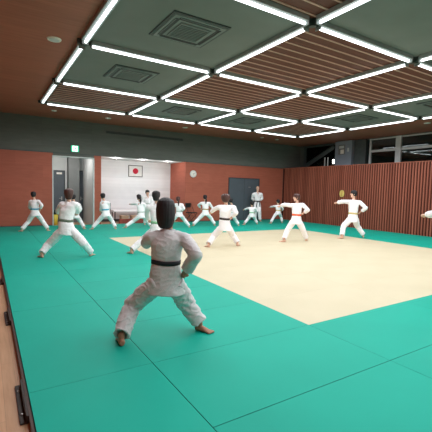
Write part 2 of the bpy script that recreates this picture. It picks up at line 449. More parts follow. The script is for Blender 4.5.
struct(MB().box(3.03, 3.47, 16.75, 17.13, FZ, 2.76), 'pillar_3', 'column')
for (x, y, l) in [(2.62, 15.9, 'round downlight glowing in the corridor ceiling, left one'), (3.02, 15.75, 'round downlight glowing in the corridor ceiling, right one')]:
    t = empty('downlight', (x, y, 2.76))
    MB().cyl((0, 0, -.012), (0, 0, 0), .1, 24).build('rim', 'offwhite', t)
    MB().cyl((0, 0, -.016), (0, 0, -.01), .075, 24).build('lens', 'glowcorr', t)
    ld = bpy.data.lights.new('bulb', 'POINT'); ld.energy = 14; ld.shadow_soft_size = 0.0; ld.color = (1, .97, .93)
    lo = bpy.data.objects.new('bulb', ld); COL.objects.link(lo); lo.location = (0, 0, -.12); lo.parent = t
    tag(t, l, 'downlight', 'corridor downlights')

for k, x in enumerate((4.7, 5.9, 7.1)):
    t = empty('downlight', (x, 15.55, HT - .01))
    MB().cyl((0, 0, -.012), (0, 0, 0), .08, 24).build('rim', 'offwhite', t)
    MB().cyl((0, 0, -.016), (0, 0, -.01), .055, 24).build('lens', 'glowcorr', t)
    ld = bpy.data.lights.new('bulb', 'POINT'); ld.energy = 13; ld.shadow_soft_size = 0.0; ld.color = (1, .98, .97)
    lo = bpy.data.objects.new('bulb', ld); COL.objects.link(lo); lo.location = (0, 0, -.15); lo.parent = t
    tag(t, 'small downlight under the recess ceiling, %s' % ('left one', 'middle one', 'right one')[k], 'downlight', 'recess downlights')
# exit sign: white face with green running figure and doorway
def emis(name, col, s):
    return mat(name, col, 0.4, emit=col, estr=s)
M['exit_white'] = emis('exit_white', (0.75, 1.0, 0.9, 1), 1.6)
M['exit_green'] = emis('exit_green', (0.0, 0.42, 0.2, 1), 1.0)
t = empty('exit_sign', (2.965, YB - .004, 2.97))
MB().box(-.16, .16, -.05, 0, -.13, .13, .008).build('case', 'steel', t)
MB().box(-.145, .145, -.054, -.049, -.12, .12).build('green_face', 'exit_green', t)
f = MB().box(-.1, .1, -.056, -.053, -.105, .105); f.build('white_face', 'exit_white', t)
f = MB()
def pic(a, b, r): f.tube([(a[0], -.057, a[1]), (b[0], -.057, b[1])], [r, r], 8)
f.ball((-.01, -.057, .062), .014, .003, .014)
pic((-.005, .04), (.012, -.005), .012); pic((-.005, .035), (-.04, .02), .007); pic((-.04, .02), (-.055, -.01), .007)
pic((0, .035), (.03, .01), .007); pic((.03, .01), (.055, .02), .007)
pic((.012, -.01), (-.025, -.04), .009); pic((-.025, -.04), (-.03, -.085), .009); pic((.012, -.01), (.04, -.04), .009); pic((.04, -.04), (.07, -.05), .009)
f.build('running_figure', 'exit_green', t)
tag(t, 'lit green and white emergency exit sign above the corridor doorway', 'exit sign')

# clock
t = empty('wall_clock', (8.2, YB, 2.23))
MB().cyl((0, -.045, 0), (0, 0, 0), .165, 40).build('case', 'alu', t, False)
MB().cyl((0, -.048, 0), (0, -.044, 0), .145, 40).build('dial', 'offwhite', t)
f = MB()
for k in range(12): f.box(-.004, .004, -.052, -.047, .112, .136, 0, Matrix.Rotation(k * PI / 6, 4, 'Y'))
f.build('hour_marks', 'black', t)
MB().box(-.006, .006, -.056, -.052, -.015, .075, 0, Matrix.Rotation(2.6, 4, 'Y')).build('hour_hand', 'black', t)
MB().box(-.004, .004, -.059, -.056, -.02, .115, 0, Matrix.Rotation(1.2, 4, 'Y')).build('minute_hand', 'black', t)
tag(t, 'round white wall clock on the red wall right of the recess', 'clock')

# framed flag
t = empty('framed_flag', (6.0, YB + 1.63, 2.30))
fw, fh = .345, .27
MB().box(-fw, fw, -.03, 0, fh - .03, fh).box(-fw, fw, -.03, 0, -fh, -fh + .03).box(-fw, -fw + .03, -.03, 0, -fh + .03, fh - .03).box(fw - .03, fw, -.03, 0, -fh + .03, fh - .03).build('frame', 'pframe', t)
MB().box(-fw + .02, fw - .02, -.018, 0, -fh + .02, fh - .02).build('flag', 'paper', t)
MB().cyl((0, -.022, 0), (0, -.017, 0), .135, 40).build('red_disc', 'flagred', t)
tag(t, 'framed white flag with a red disc on the white recess wall', 'flag')

# brass pull on slatted wall
t = empty('door_pull', (XR - .006, 11.16, 1.49))
for s in (-1, 1):
    f = MB(); n = 14; vs0 = []; vs1 = []
    b = f.bm
    for k in range(n + 1):
        a = -PI / 2 + PI * k / n
        yy, zz = s * (.014 + .115 * math.cos(a)), .155 * math.sin(a)
        vs0.append(b.verts.new((0, yy, zz))); vs1.append(b.verts.new((-.025, yy, zz)))
    b.faces.new(vs0); b.faces.new(list(reversed(vs1)))
    for k in range(n + 1):
        j = (k + 1) % (n + 1); b.faces.new((vs0[k], vs0[j], vs1[j], vs1[k]))
    f.build('half_disc', 'brass', t)
    MB().box(-.05, -.025, s * .05 - .012, s * .05 + .012, -.08, .08, .005).build('grip', 'brass', t)
tag(t, 'round brass door pull split in two halves on the slatted wall', 'door pull')

# ------------------------------------------------------------------ mats
def mat_tile(x0, x1, y0, y1, kind, gap=.003, bev=.001):
    a, b, c, d = x0 + gap, x1 - gap, y0 + gap, y1 - gap
    if b - a < .1 or d - c < .1: return
    o = MB().box(a - (a + b) / 2, b - (a + b) / 2, c - (c + d) / 2, d - (c + d) / 2, -.048, 0, bev).build(kind + '_mat', 'green' if kind == 'green' else 'cream')
    o.location = ((a + b) / 2, (c + d) / 2, 0)
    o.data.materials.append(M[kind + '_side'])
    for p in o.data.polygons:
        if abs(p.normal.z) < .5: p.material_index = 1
    return o
ux, uy = 1.912, 1.0075
xs = [1.211] + [3.118 + ux * k for k in range(0, 6)] + [XR - .02]
yb = 2.903; Y0 = yb - 4 * uy; YE = YB - .02
ys = [yb + uy * k for k in range(-4, 13)]
ys = [v for v in ys if v < YE - .3] + [YE]
# left column of long mats
yy = yb - 4 * uy; ly = [yb + 2 * uy * k for k in range(-2, 7)]; ly = [v for v in ly if v < YE - .3] + [YE]
for a, b in zip(ly, ly[1:]):
    tag(mat_tile(.242, 1.2085, a, b, 'green', .0007), 'long green mat in the left edge column beside the wooden floor', 'mat', 'green mats of the left edge column')
for i, (a, b) in enumerate(zip(xs, xs[1:])):
    for j, (c, d) in enumerate(zip(ys, ys[1:])):
        inside = a > 3.1 and b < 10.9 and c > 2.8 and d < 11.05
        g = .0004 if inside else .0009
        c2 = c + .002 if abs(c - 1.8955) < .01 else c      # the wide seam nearest the viewer
        o = mat_tile(a + (.0005 if i == 0 else 0), b, c2, d, 'cream' if inside else 'green', g, .0004 if inside else .001)
        if o is None: continue
        if inside: tag(o, 'cream mat inside the square of cream mats in the middle', 'mat', 'cream mats of the centre square')
        elif c < 2.8: tag(o, 'green mat in front of the cream square, towards the viewer', 'mat', 'green mats in front of the cream square')
        elif i == 0: tag(o, 'green mat in the wide strip left of the cream square', 'mat', 'green mats left of the cream square')
        elif d > 11.05: tag(o, 'green mat between the cream square and the back wall', 'mat', 'green mats behind the cream square')
        else: tag(o, 'green mat between the cream square and the slatted wall', 'mat', 'green mats right of the cream square')
# wooden edging along the mats and its stoppers
tag(MB().box(.219, .241, ly[0], YB - .02, FZ, -.012, .003).build('mat_edging', 'edgewood'), 'dark brown wooden edging strip along the left side of the green mats', 'edging')
for (y, L, l) in [(2.87, .27, 'dark stopper block on the floor against the mat edging, nearest the viewer'),
                  (4.85, .25, 'dark stopper block on the floor against the mat edging, second from the viewer'),
                  (6.75, .2, 'dark stopper block on the floor against the mat edging, third from the viewer'),
                  (8.85, .2, 'dark stopper block on the floor against the mat edging, farthest in view')]:
    t = empty('mat_stopper', (.194, y, FZ))
    MB().box(-.028, .024, -L, L, 0, .012, .003).build('foot_plate', 'bracket', t)
    MB().box(.008, .024, -L, L, .0, .055, .003).build('upright', 'bracket', t)
    for s in (-.6, .6): MB().cyl((-.008, s * L, .012), (-.008, s * L, .018), .009, 12).build('screw', 'chrome', t)
    tag(t, l, 'stopper', 'mat stoppers along the edging')

# ------------------------------------------------------------------ small furniture
# low bench table in the recess with boxes under it
t = empty('low_table', (5.7, 16.25, FZ))
MB().box(-.95, .95, -.28, .28, .49, .55, .008).build('table_top', 'gi', t)
for a in (-.88, .88):
    for b in (-.22, .22): MB().box(a - .02, a + .02, b - .02, b + .02, 0, .5, .004).build('leg', 'black', t)
MB().box(-.86, .86, -.02, .02, .10, .13).build('stretcher', 'black', t)
tag(t, 'long low white topped table in front of the white recess wall', 'table')
t = MB().box(4.85, 6.6, 15.48, 15.58, FZ, .16, .006)
tag(t.build('wooden_bench', 'redbox'), 'low reddish wooden bench on the floor in front of the white table', 'bench')
for k, x in enumerate((5.15, 5.62, 6.08)):
    t = empty('storage_box', (x, 15.79, FZ))
    MB().box(-.16, .16, -.16, .16, 0, .3, .012).build('box_body', 'beige', t)
    MB().box(-.17, .17, -.17, .17, .29, .335, .01).build('lid', 'beige', t)
    tag(t, 'beige storage box in front of the low white table, %s' % ('left one', 'middle one', 'right one')[k], 'box', 'boxes at the low table')
def folding_chair(loc, rz, label):
    t = empty('folding_chair', loc, rz)
    MB().box(-.19, .19, -.19, .19, .43, .47, .015).build('seat', 'black', t)
    MB().box(-.19, .19, .2, .23, .68, .88, .012).build('backrest', 'black', t)
    for s in (-.21, .21):
        MB().tube([(s, .22, .88), (s, -.2, 0.01)], [.01, .01], 8).build('leg', 'black', t, True)
        MB().tube([(s, -.18, .45), (s, .24, 0.01)], [.01, .01], 8).build('leg', 'black', t, True)
    MB().tube([(-.21, -.17, .07), (.21, -.17, .07)], [.008, .008], 8).build('stretcher', 'black', t, True)
    tag(t, label, 'chair')
folding_chair((7.95, 14.75, 0.001), PI / 2 * .25, 'black folding chair against the red wall below the clock')
folding_chair((4.42, 16.1, FZ), PI * .9, 'dark folding chair at the left end of the low white table')
t = empty('mop_bucket', (2.34, 15.9, FZ + .001))
MB().cyl((0, 0, 0), (0, 0, .42), .1, 24, .13).build('bucket', 'yellowp', t, True)
MB().cyl((0, 0, .42), (0, 0, .6), .07, 20, .05).build('wringer', 'black', t, True)
MB().tube([(-.13, 0, .42), (-.1, 0, .55), (0, 0, .6), (.1, 0, .55), (.13, 0, .42)], [.006] * 5, 8).build('handle', 'black', t, True)
tag(t, 'yellow bucket with a dark top just inside the doorway, left side', 'bucket')
CAMP = (367.063835, 0.561234750, 0.0713098862, 0.0250659302)
EXPO = 0
FIG = {
 'fore': {"h": 1.66, "head": [1.535, 3.4, 1.299], "neck": [1.553, 3.374, 1.123], "waist": [1.53, 3.359, 0.781], "hip": [1.527, 3.344, 0.57], "sh": [[1.406, 3.458, 1.029], [1.697, 3.275, 1.027]], "el": [[1.459, 3.712, 0.93], [1.685, 3.02, 0.897]], "ha": [[1.576, 3.934, 0.951], [1.683, 3.193, 0.718]], "kn": [[1.28, 3.63, 0.299], [1.804, 3.431, 0.3]], "ft": [[1.092, 3.399, 0.0], [1.93, 3.347, 0.0]], "face": 20, "body": 24, "toes": [10, 150]},
 'left': {"h": 1.62, "head": [1.508, 8.342, 1.347], "neck": [1.511, 8.328, 1.202], "waist": [1.449, 8.331, 0.784], "hip": [1.464, 8.305, 0.582], "sh": [[1.382, 8.403, 1.13], [1.636, 8.244, 1.137]], "el": [[1.35, 8.648, 0.991], [1.733, 8.468, 1.01]], "ha": [[1.386, 8.876, 0.909], [1.746, 8.692, 0.917]], "kn": [[1.143, 8.563, 0.262], [1.767, 8.09, 0.292]], "ft": [[0.988, 8.442, 0.0], [1.94, 8.205, 0.0]], "face": 8, "body": 10, "toes": [-20, 40]},
 'hidden': {"h": 1.35, "head": [2.627, 13.689, 1.128], "neck": [2.645, 13.663, 0.963], "waist": [2.669, 13.619, 0.611], "hip": [2.667, 13.608, 0.47], "sh": [[2.494, 13.752, 0.888], [2.794, 13.564, 0.897]], "el": [[2.415, 13.875, 0.705], [2.884, 13.67, 0.713]], "ha": [[2.51, 14.031, 0.623], [2.848, 13.833, 0.596]], "kn": [[2.518, 13.898, 0.272], [2.866, 13.752, 0.294]], "ft": [[2.396, 13.779, 0.0], [2.947, 13.487, 0.0]], "face": 20, "body": 20, "toes": [-20, 50]},
 'blue1': {"h": 1.38, "head": [1.334, 13.451, 1.201], "neck": [1.357, 13.425, 1.051], "waist": [1.365, 13.392, 0.733], "hip": [1.374, 13.374, 0.575], "sh": [[1.25, 13.487, 0.998], [1.473, 13.348, 1.005]], "el": [[1.227, 13.65, 0.825], [1.55, 13.169, 0.865]], "ha": [[1.263, 13.822, 0.715], [1.512, 13.314, 0.726]], "kn": [[1.189, 13.539, 0.318], [1.604, 13.481, 0.329]], "ft": [[0.981, 13.444, 0.0], [1.748, 13.353, 0.0]], "face": 5, "body": 8, "toes": [-60, 50]},
 'blue2': {"h": 1.4, "head": [3.544, 13.274, 1.19], "neck": [3.581, 13.238, 1.038], "waist": [3.621, 13.185, 0.708], "hip": [3.633, 13.163, 0.541], "sh": [[3.504, 13.28, 0.964], [3.71, 13.151, 0.97]], "el": [[3.522, 13.414, 0.76], [3.77, 13.274, 0.767]], "ha": [[3.549, 13.583, 0.641], [3.747, 13.447, 0.647]], "kn": [[3.415, 13.339, 0.298], [3.886, 13.316, 0.307]], "ft": [[3.196, 13.299, 0.0], [3.969, 13.135, 0.0]], "face": -10, "body": -5, "toes": [-60, 30]},
 'pony1': {"h": 1.42, "head": [4.921, 13.371, 1.162], "neck": [4.96, 13.333, 1.004], "waist": [4.986, 13.284, 0.608], "hip": [4.993, 13.266, 0.457], "sh": [[4.856, 13.392, 0.925], [5.103, 13.235, 0.914]], "el": [[4.809, 13.626, 0.896], [5.18, 13.271, 0.683]], "ha": [[4.762, 13.833, 0.886], [5.153, 13.459, 0.595]], "kn": [[4.749, 13.438, 0.257], [5.3, 13.461, 0.281]], "ft": [[4.44, 13.402, 0.0], [5.38, 13.293, 0.0]], "face": -10, "body": 0, "toes": [-50, 30]},
 'teach1': {"h": 1.52, "head": [5.683, 14.413, 1.328], "neck": [5.68, 14.403, 1.192], "waist": [5.675, 14.38, 0.882], "hip": [5.673, 14.369, 0.738], "sh": [[5.82, 14.311, 1.142], [5.539, 14.487, 1.134]], "el": [[5.844, 14.244, 0.889], [5.501, 14.504, 0.876]], "ha": [[5.702, 14.169, 0.728], [5.556, 14.349, 0.719]], "kn": [[5.693, 14.21, 0.396], [5.559, 14.269, 0.394]], "ft": [[5.742, 14.267, 0.0], [5.566, 14.377, 0.0]], "face": 180, "body": 185, "toes": [180, 200]},
 'round': {"h": 1.62, "head": [3.383, 8.044, 1.339], "neck": [3.4, 8.019, 1.165], "waist": [3.393, 7.986, 0.721], "hip": [3.389, 7.972, 0.522], "sh": [[3.23, 8.119, 1.078], [3.557, 7.914, 1.088]], "el": [[3.271, 8.312, 0.875], [3.683, 8.069, 0.887]], "ha": [[3.389, 8.476, 0.739], [3.714, 8.249, 0.726]], "kn": [[3.154, 8.218, 0.29], [3.663, 7.78, 0.297]], "ft": [[2.826, 8.112, 0.0], [3.932, 7.891, 0.0]], "face": 15, "body": 15, "toes": [-20, 45]},
 'pony2': {"h": 1.38, "head": [6.336, 12.885, 1.114], "neck": [6.367, 12.854, 0.971], "waist": [6.368, 12.826, 0.649], "hip": [6.359, 12.819, 0.506], "sh": [[6.218, 12.942, 0.909], [6.465, 12.787, 0.916]], "el": [[6.23, 13.096, 0.724], [6.459, 12.601, 0.771]], "ha": [[6.347, 13.247, 0.635], [6.414, 12.761, 0.645]], "kn": [[6.167, 12.992, 0.281], [6.64, 12.935, 0.315]], "ft": [[5.928, 12.877, 0.0], [6.811, 12.798, 0.0]], "face": 15, "body": 20, "toes": [-20, 50]},
 'pony3': {"h": 1.42, "head": [7.729, 13.189, 1.184], "neck": [7.737, 13.171, 1.023], "waist": [7.738, 13.142, 0.699], "hip": [7.728, 13.134, 0.525], "sh": [[7.602, 13.25, 0.956], [7.877, 13.078, 0.965]], "el": [[7.587, 13.474, 0.862], [8.034, 13.111, 0.775]], "ha": [[7.723, 13.535, 0.711], [8.227, 13.179, 0.706]], "kn": [[7.503, 13.258, 0.311], [8.051, 13.199, 0.326]], "ft": [[7.228, 13.231, 0.0], [8.18, 13.114, 0.0]], "face": 12, "body": 15, "toes": [-10, 60]},
 'brown': {"h": 1.6, "head": [5.433, 8.187, 1.291], "neck": [5.442, 8.168, 1.134], "waist": [5.404, 8.16, 0.747], "hip": [5.409, 8.138, 0.533], "sh": [[5.282, 8.263, 1.063], [5.599, 8.064, 1.072]], "el": [[5.293, 8.53, 0.98], [5.542, 7.836, 0.927]], "ha": [[5.335, 8.754, 0.896], [5.558, 8.038, 0.807]], "kn": [[5.235, 8.403, 0.267], [5.757, 8.277, 0.286]], "ft": [[4.965, 8.231, 0.0], [5.819, 8.112, 0.0]], "face": 20, "body": 22, "toes": [-10, 60]},
 'behind': {"h": 1.35, "head": [8.748, 12.773, 1.064], "neck": [8.78, 12.738, 0.897], "waist": [8.782, 12.711, 0.582], "hip": [8.78, 12.7, 0.435], "sh": [[8.644, 12.819, 0.83], [8.894, 12.662, 0.837]], "el": [[8.696, 12.963, 0.652], [9.024, 12.743, 0.662]], "ha": [[8.85, 13.074, 0.579], [9.07, 12.9, 0.545]], "kn": [[8.707, 12.883, 0.231], [9.057, 12.829, 0.249]], "ft": [[8.461, 12.692, 0.0], [9.155, 12.733, 0.0]], "face": 20, "body": 20, "toes": [-20, 50]},
 'green': {"h": 1.28, "head": [10.119, 13.089, 0.942], "neck": [10.109, 13.083, 0.798], "waist": [10.105, 13.064, 0.539], "hip": [10.103, 13.055, 0.418], "sh": [[9.994, 13.15, 0.741], [10.23, 13.003, 0.748]], "el": [[10.026, 13.363, 0.693], [10.378, 13.09, 0.607]], "ha": [[10.023, 13.547, 0.646], [10.405, 13.251, 0.505]], "kn": [[10.004, 13.198, 0.251], [10.383, 13.173, 0.259]], "ft": [[9.732, 13.08, 0.0], [10.455, 13.106, 0.0]], "face": 0, "body": 10, "toes": [-50, 60]},
 'teach2': {"h": 1.66, "head": [11.55, 14.514, 1.631], "neck": [11.534, 14.51, 1.461], "waist": [11.522, 14.478, 0.996], "hip": [11.519, 14.465, 0.811], "sh": [[11.698, 14.4, 1.376], [11.359, 14.612, 1.366]], "el": [[11.836, 14.485, 1.139], [11.408, 14.753, 1.126]], "ha": [[11.621, 14.468, 1.012], [11.419, 14.533, 1.008]], "kn": [[11.523, 14.294, 0.496], [11.354, 14.399, 0.491]], "ft": [[11.622, 14.341, 0.0], [11.401, 14.478, 0.0]], "face": 198, "body": 200, "toes": [185, 215]},
 'small': {"h": 1.28, "head": [11.769, 13.218, 1.033], "neck": [11.767, 13.208, 0.891], "waist": [11.77, 13.182, 0.616], "hip": [11.764, 13.176, 0.493], "sh": [[11.637, 13.283, 0.821], [11.886, 13.127, 0.828]], "el": [[11.668, 13.497, 0.781], [12.05, 13.16, 0.682]], "ha": [[11.687, 13.687, 0.752], [12.1, 13.315, 0.586]], "kn": [[11.588, 13.271, 0.308], [12.04, 13.284, 0.328]], "ft": [[11.375, 13.206, 0.0], [12.089, 13.237, 0.0]], "face": -10, "body": 15, "toes": [-60, 60]},
 'orange': {"h": 1.58, "head": [8.048, 8.208, 1.343], "neck": [8.059, 8.188, 1.179], "waist": [8.039, 8.169, 0.813], "hip": [8.029, 8.16, 0.63], "sh": [[7.889, 8.288, 1.107], [8.2, 8.095, 1.137]], "el": [[7.911, 8.556, 1.106], [8.21, 7.869, 0.982]], "ha": [[7.911, 8.783, 1.057], [8.242, 8.08, 0.878]], "kn": [[7.84, 8.325, 0.343], [8.281, 8.109, 0.349]], "ft": [[7.605, 8.206, 0.0], [8.461, 8.138, 0.0]], "face": -55, "body": 20, "toes": [-70, 60]},
 'yellow': {"h": 1.72, "head": [10.551, 8.077, 1.494], "neck": [10.556, 8.058, 1.308], "waist": [10.525, 8.037, 0.835], "hip": [10.517, 8.027, 0.649], "sh": [[10.374, 8.166, 1.235], [10.718, 7.949, 1.229]], "el": [[10.083, 8.156, 1.225], [10.792, 7.739, 1.037]], "ha": [[10.124, 8.402, 1.187], [10.795, 7.946, 0.889]], "kn": [[10.298, 8.225, 0.382], [10.873, 8.101, 0.393]], "ft": [[10.073, 8.081, 0.0], [11.028, 7.956, 0.0]], "face": -50, "body": 25, "toes": [-60, 55]},
 'edge': {"h": 1.55, "head": [6.18, 2.907, 1.437], "neck": [6.178, 2.896, 1.281], "waist": [6.183, 2.854, 0.829], "hip": [6.18, 2.84, 0.642], "sh": [[6.071, 2.959, 1.231], [6.296, 2.817, 1.222]], "el": [[5.809, 2.976, 1.234], [6.204, 2.652, 1.038]], "ha": [[5.934, 3.17, 1.203], [6.291, 2.807, 0.893]], "kn": [[6.276, 2.954, 0.325], [6.475, 2.795, 0.337]], "ft": [[6.058, 2.798, 0.0], [6.693, 2.664, 0.0]], "face": -50, "body": 30, "toes": [-60, 55]},
}
# ------------------------------------------------------------------ people
def person(j, label, belt, hair, hairm, gi='gi', skin='skin', vox=.019, fold=.006, extra=None, cuffk=(.7, .7)):
    V = Vector
    h = j['h']; s = h / 1.7; hs = math.sqrt(s) * 1.0
    head, neck, waist, hip = V(j['head']), V(j['neck']), V(j['waist']), V(j['hip'])
    sh = [V(v) for v in j['sh']]; el = [V(v) for v in j['el']]; ha = [V(v) for v in j['ha']]; kn = [V(v) for v in j['kn']]
    ft = [V((v[0], v[1], 0)) for v in j['ft']]
    root = (ft[0] + ft[1]) / 2
    a = math.radians(j['body']); fwd = V((math.sin(a), math.cos(a), 0)); lat = V((math.cos(a), -math.sin(a), 0)); up = V((0, 0, 1))
    shl = (sh[1] - sh[0]); shw = max(shl.length / 2, .1 * h); shl.normalize()
    fb = math.radians(j['face']); hf = V((math.sin(fb), math.cos(fb), 0)); hl = V((math.cos(fb), -math.sin(fb), 0))
    hips = [hip - lat * .085 * s, hip + lat * .085 * s]
    an = [ft[i] + V((0, 0, .075 * s)) for i in (0, 1)]
    toes = [V((math.sin(math.radians(t)), math.cos(math.radians(t)), 0)) for t in j['toes']]
    spine = (neck - hip); sp = spine.normalized()
    tf = (fwd - sp * fwd.dot(sp)).normalized(); tl = sp.cross(tf) * -1.0
    shc = (sh[0] + sh[1]) / 2
    base = neck - sp * .03 * s
    # ---------------- body
    b = MB()
    b.loft([(hip - sp * .09 * s, tl * .11 * s, tf * .07 * s), (hip, tl * .13 * s, tf * .085 * s), (waist, tl * .105 * s, tf * .075 * s),
            (waist.lerp(base, .55), tl * .13 * s, tf * .095 * s), (base - sp * .07 * s, tl * .11 * s, tf * .08 * s), (base - sp * .02 * s, tl * .062 * s, tf * .055 * s), (base + sp * .01, tl * .05 * s, tf * .045 * s)])
    H = .118 * hs
    b.tube([base - sp * .04 * s, neck + sp * .02, head - up * H * .45 - hf * .01], [.052 * s, .048 * s, .047 * s], 14)
    P = [(-1, .022, .028, .045), (-.86, .042, .052, .026), (-.6, .056, .072, .01), (-.3, .066, .084, .002), (0, .073, .092, -.002), (.3, .076, .096, -.006), (.6, .071, .088, -.01), (.84, .052, .066, -.012), (1.0, .02, .026, -.012)]
    b.loft([(head + up * H * z + hf * f * hs, hl * w * hs, hf * d * hs) for z, w, d, f in P], 24)
    b.tube([head + up * H * .12 + hf * .086 * hs, head - up * H * .18 + hf * .104 * hs, head - up * H * .24 + hf * .09 * hs], [.008 * hs, .013 * hs, .012 * hs], 10)
    for q in (-1, 1):
        b.ball(head + hl * q * .078 * hs - up * H * .08 - hf * .008, .011 * hs, .017 * hs, .03 * hs, Matrix.Rotation(-fb, 4, 'Z'), 12)
    for i in (0, 1):
        q = -1 if i == 0 else 1
        b.tube([shc + (sh[i] - shc) * .5 - sp * .05 * s, sh[i] - sp * .01 * s, sh[i].lerp(el[i], .5), el[i], el[i].lerp(ha[i], .35), ha[i]],
               [.035 * s, .04 * s, .043 * s, .035 * s, .034 * s, .023 * s], 12)
        d = (ha[i] - el[i]).normalized(); n = d.cross(up)
        n = n.normalized() if n.length > .2 else lat.copy(); k = n.cross(d)
        # fist: palm, four curled fingers, thumb across
        b.loft([(ha[i], n * .028 * s, k * .018 * s), (ha[i] + d * .03 * s, n * .036 * s, k * .022 * s), (ha[i] + d * .07 * s, n * .04 * s, k * .02 * s), (ha[i] + d * .085 * s, n * .036 * s, k * .014 * s)], 12)
        for fi in range(4):
            o = n * (-.03 + fi * .02) * s; L_ = (.9, 1.0, .95, .8)[fi]
            p0 = ha[i] + d * .072 * s + o + k * .008 * s
            b.tube([p0, p0 + d * .024 * L_ * s - k * .006 * s, p0 + d * .02 * s - k * .034 * L_ * s, p0 - d * .012 * s - k * .036 * s], [.0105 * s, .010 * s, .0095 * s, .009 * s], 8)
        t0 = ha[i] + d * .02 * s - n * q * .034 * s
        b.tube([t0, t0 + d * .035 * s - n * q * .008 * s - k * .02 * s, t0 + d * .06 * s + n * q * .02 * s - k * .042 * s], [.013 * s, .012 * s, .010 * s], 8)
        b.tube([hips[i], hips[i].lerp(kn[i], .5), kn[i], kn[i].lerp(an[i], .35), an[i] + up * .03 * s, an[i]], [.078 * s, .066 * s, .05 * s, .048 * s, .033 * s, .034 * s], 14)
        t = toes[i]; tn = V((t.y, -t.x, 0))
        A = an[i].copy(); A.z = 0
        zz = [(-.05, .024, .055, .027), (-.03, .031, .07, .034), (.015, .033, .07, .034), (.065, .037, .052, .025), (.105, .041, .034, .016), (.135, .039, .026, .012)]
        b.loft([(A + t * x * s + up * zc * .5 * s, tn * w * s, up * hh * s) for x, w, zc, hh in zz], 14)
        for fi in range(5):
            L_ = (1, .95, .85, .72, .55)[fi]; side = -q if True else q
            o = tn * (-.034 + .017 * fi) * (1 if q > 0 else -1) * s
            p0 = A + t * .125 * s + o + up * .012 * s
            b.tube([p0, p0 + t * .035 * L_ * s - up * .002], [.0115 * s if fi else .014 * s, .0095 * s if fi else .012 * s], 8)
    me = remesh(b, vox * .66, 2, .5)
    mz = min(v.co.z for v in me.vertices)
    me.transform(Matrix.Translation((0, 0, -mz + .0005)))
    body = put(me, 'person', skin, None, root)
    tag(body, label, 'person', extra)
    def add(me_, name, m_, par=body): return put(me_, name, m_, par, root if par is body else None)
    def fold_disp(me_, A, fx=6.0, seed=0.0, where=None):
        for v in me_.vertices:
            c = v.co; k = where(c) if where else 1.0
            if k <= 0: continue
            n1 = noise.noise(V((c.x * fx + seed, c.y * fx, c.z * fx * 1.7)))
            n2 = noise.noise(V((c.x * fx * 2.1 + seed, c.y * fx * 2.1 + 5, c.z * fx * 3.2)))
            rdg = 1 - abs(n2) * 2.6
            v.co = c + v.normal * (A * k * (n1 * 1.2 + max(rdg, 0) ** 2 * .9 - .3))
    # ---------------- jacket
    jk = MB()
    skb = hip - sp * .10 * s - up * .015 * s
    wl = .142 * s
    top = base + sp * .0
    R = [(top + sp * .012 * s, tl * .062 * s, tf * .056 * s),
         (top - sp * .012 * s, tl * .085 * s, tf * .075 * s),
         (top - sp * .045 * s, shl * (shw * .80), tf * .095 * s),
         (top - sp * .09 * s, shl * (shw * .90), tf * .118 * s),
         (waist.lerp(base, .55), tl * .166 * s, tf * .125 * s),
         (waist + sp * .05 * s, tl * .152 * s, tf * .115 * s),
         (waist, tl * wl, tf * .105 * s),
         (waist - sp * .05 * s, tl * .155 * s, tf * .118 * s),
         (hip + sp * .0 * s, tl * .178 * s, tf * .135 * s),
         (skb + sp * .02, tl * .195 * s, tf * .148 * s),
         (skb, tl * .197 * s, tf * .15 * s),
         (skb + sp * .0, tl * .180 * s, tf * .134 * s),
         (skb + sp * .05 * s, tl * .165 * s, tf * .12 * s)]
    jk.loft(R, 32)
    for i in (0, 1):
        d1 = (el[i] - sh[i]).normalized()
        cuff = el[i].lerp(ha[i], cuffk[i]); d = (ha[i] - el[i]).normalized()
        def uv(d_):
            ref = up if abs(d_.z) < .8 else lat
            u_ = (ref - d_ * ref.dot(d_)).normalized(); return u_, d_.cross(u_)
        r0 = (.068 if vox < .01 else .064) * s
        jk.tube([base - sp * .035 * s + (shc - base) * .2, base.lerp(sh[i], .5) - sp * .022 * s, sh[i] - sp * .012 * s], [.05 * s, .064 * s, .07 * s], 16)
        jk.tube([sh[i] - sp * .012 * s, sh[i].lerp(el[i], .5), el[i]], [.072 * s, r0 * 1.02, r0 * .96], 18)
        jk.ball(el[i], r0 * .96, r0 * .96, r0 * .96)
        u, v = uv(d)
        jk.loft([(el[i], u * .066 * s, v * .066 * s), (el[i].lerp(cuff, .5), u * r0 * .96, v * r0 * .96), (cuff, u * r0, v * r0), (cuff - d * .001, u * r0 * .76, v * r0 * .76), (cuff - d * .05 * s, u * r0 * .6, v * r0 * .6)], 20)
    me = remesh(jk, vox, 2, .5)
    fold_disp(me, fold, 6.5, 3.1)
    # V opening at the front
    bm = bmesh.new(); bm.from_mesh(me); kill = []
    ctr = (head * 0)
    for f in bm.faces:
        c = f.calc_center_median() - base
        tdn = -c.dot(sp) / s; x = c.dot(tl) / s; y = c.dot(tf)
        if y > .02 * s and -.03 < tdn < .16 and abs(x) < .052 * (1 - tdn / .16): kill.append(f)
    if kill: bmesh.ops.delete(bm, geom=kill, context='FACES')
    bm.to_mesh(me); bm.free()
    jo = add(me, 'jacket', gi)
    lp = MB()
    for q in (-1, 1):
        pts = []
        for t in (0, .25, .5, .75, 1.0):
            tdn = -.01 + .26 * t; x = q * .06 * (1 - tdn / .16); y = (.062 + .075 * min(t * 2.2, 1)) * s
            pts.append(base - sp * tdn * s + tl * x * s + tf * (y + (.004 if q > 0 else 0)))
        lp.tube([base - tf * .055 * s + tl * q * .03 * s + sp * .02 * s, base + tl * q * .066 * s + sp * .015 * s] + pts[0:], [.011 * s, .012 * s] + [.018 * s] * 5, 8, .45, tl)
    add(lp.mesh('lapel', True), 'lapel', gi)
    # ---------------- trousers
    tr = MB()
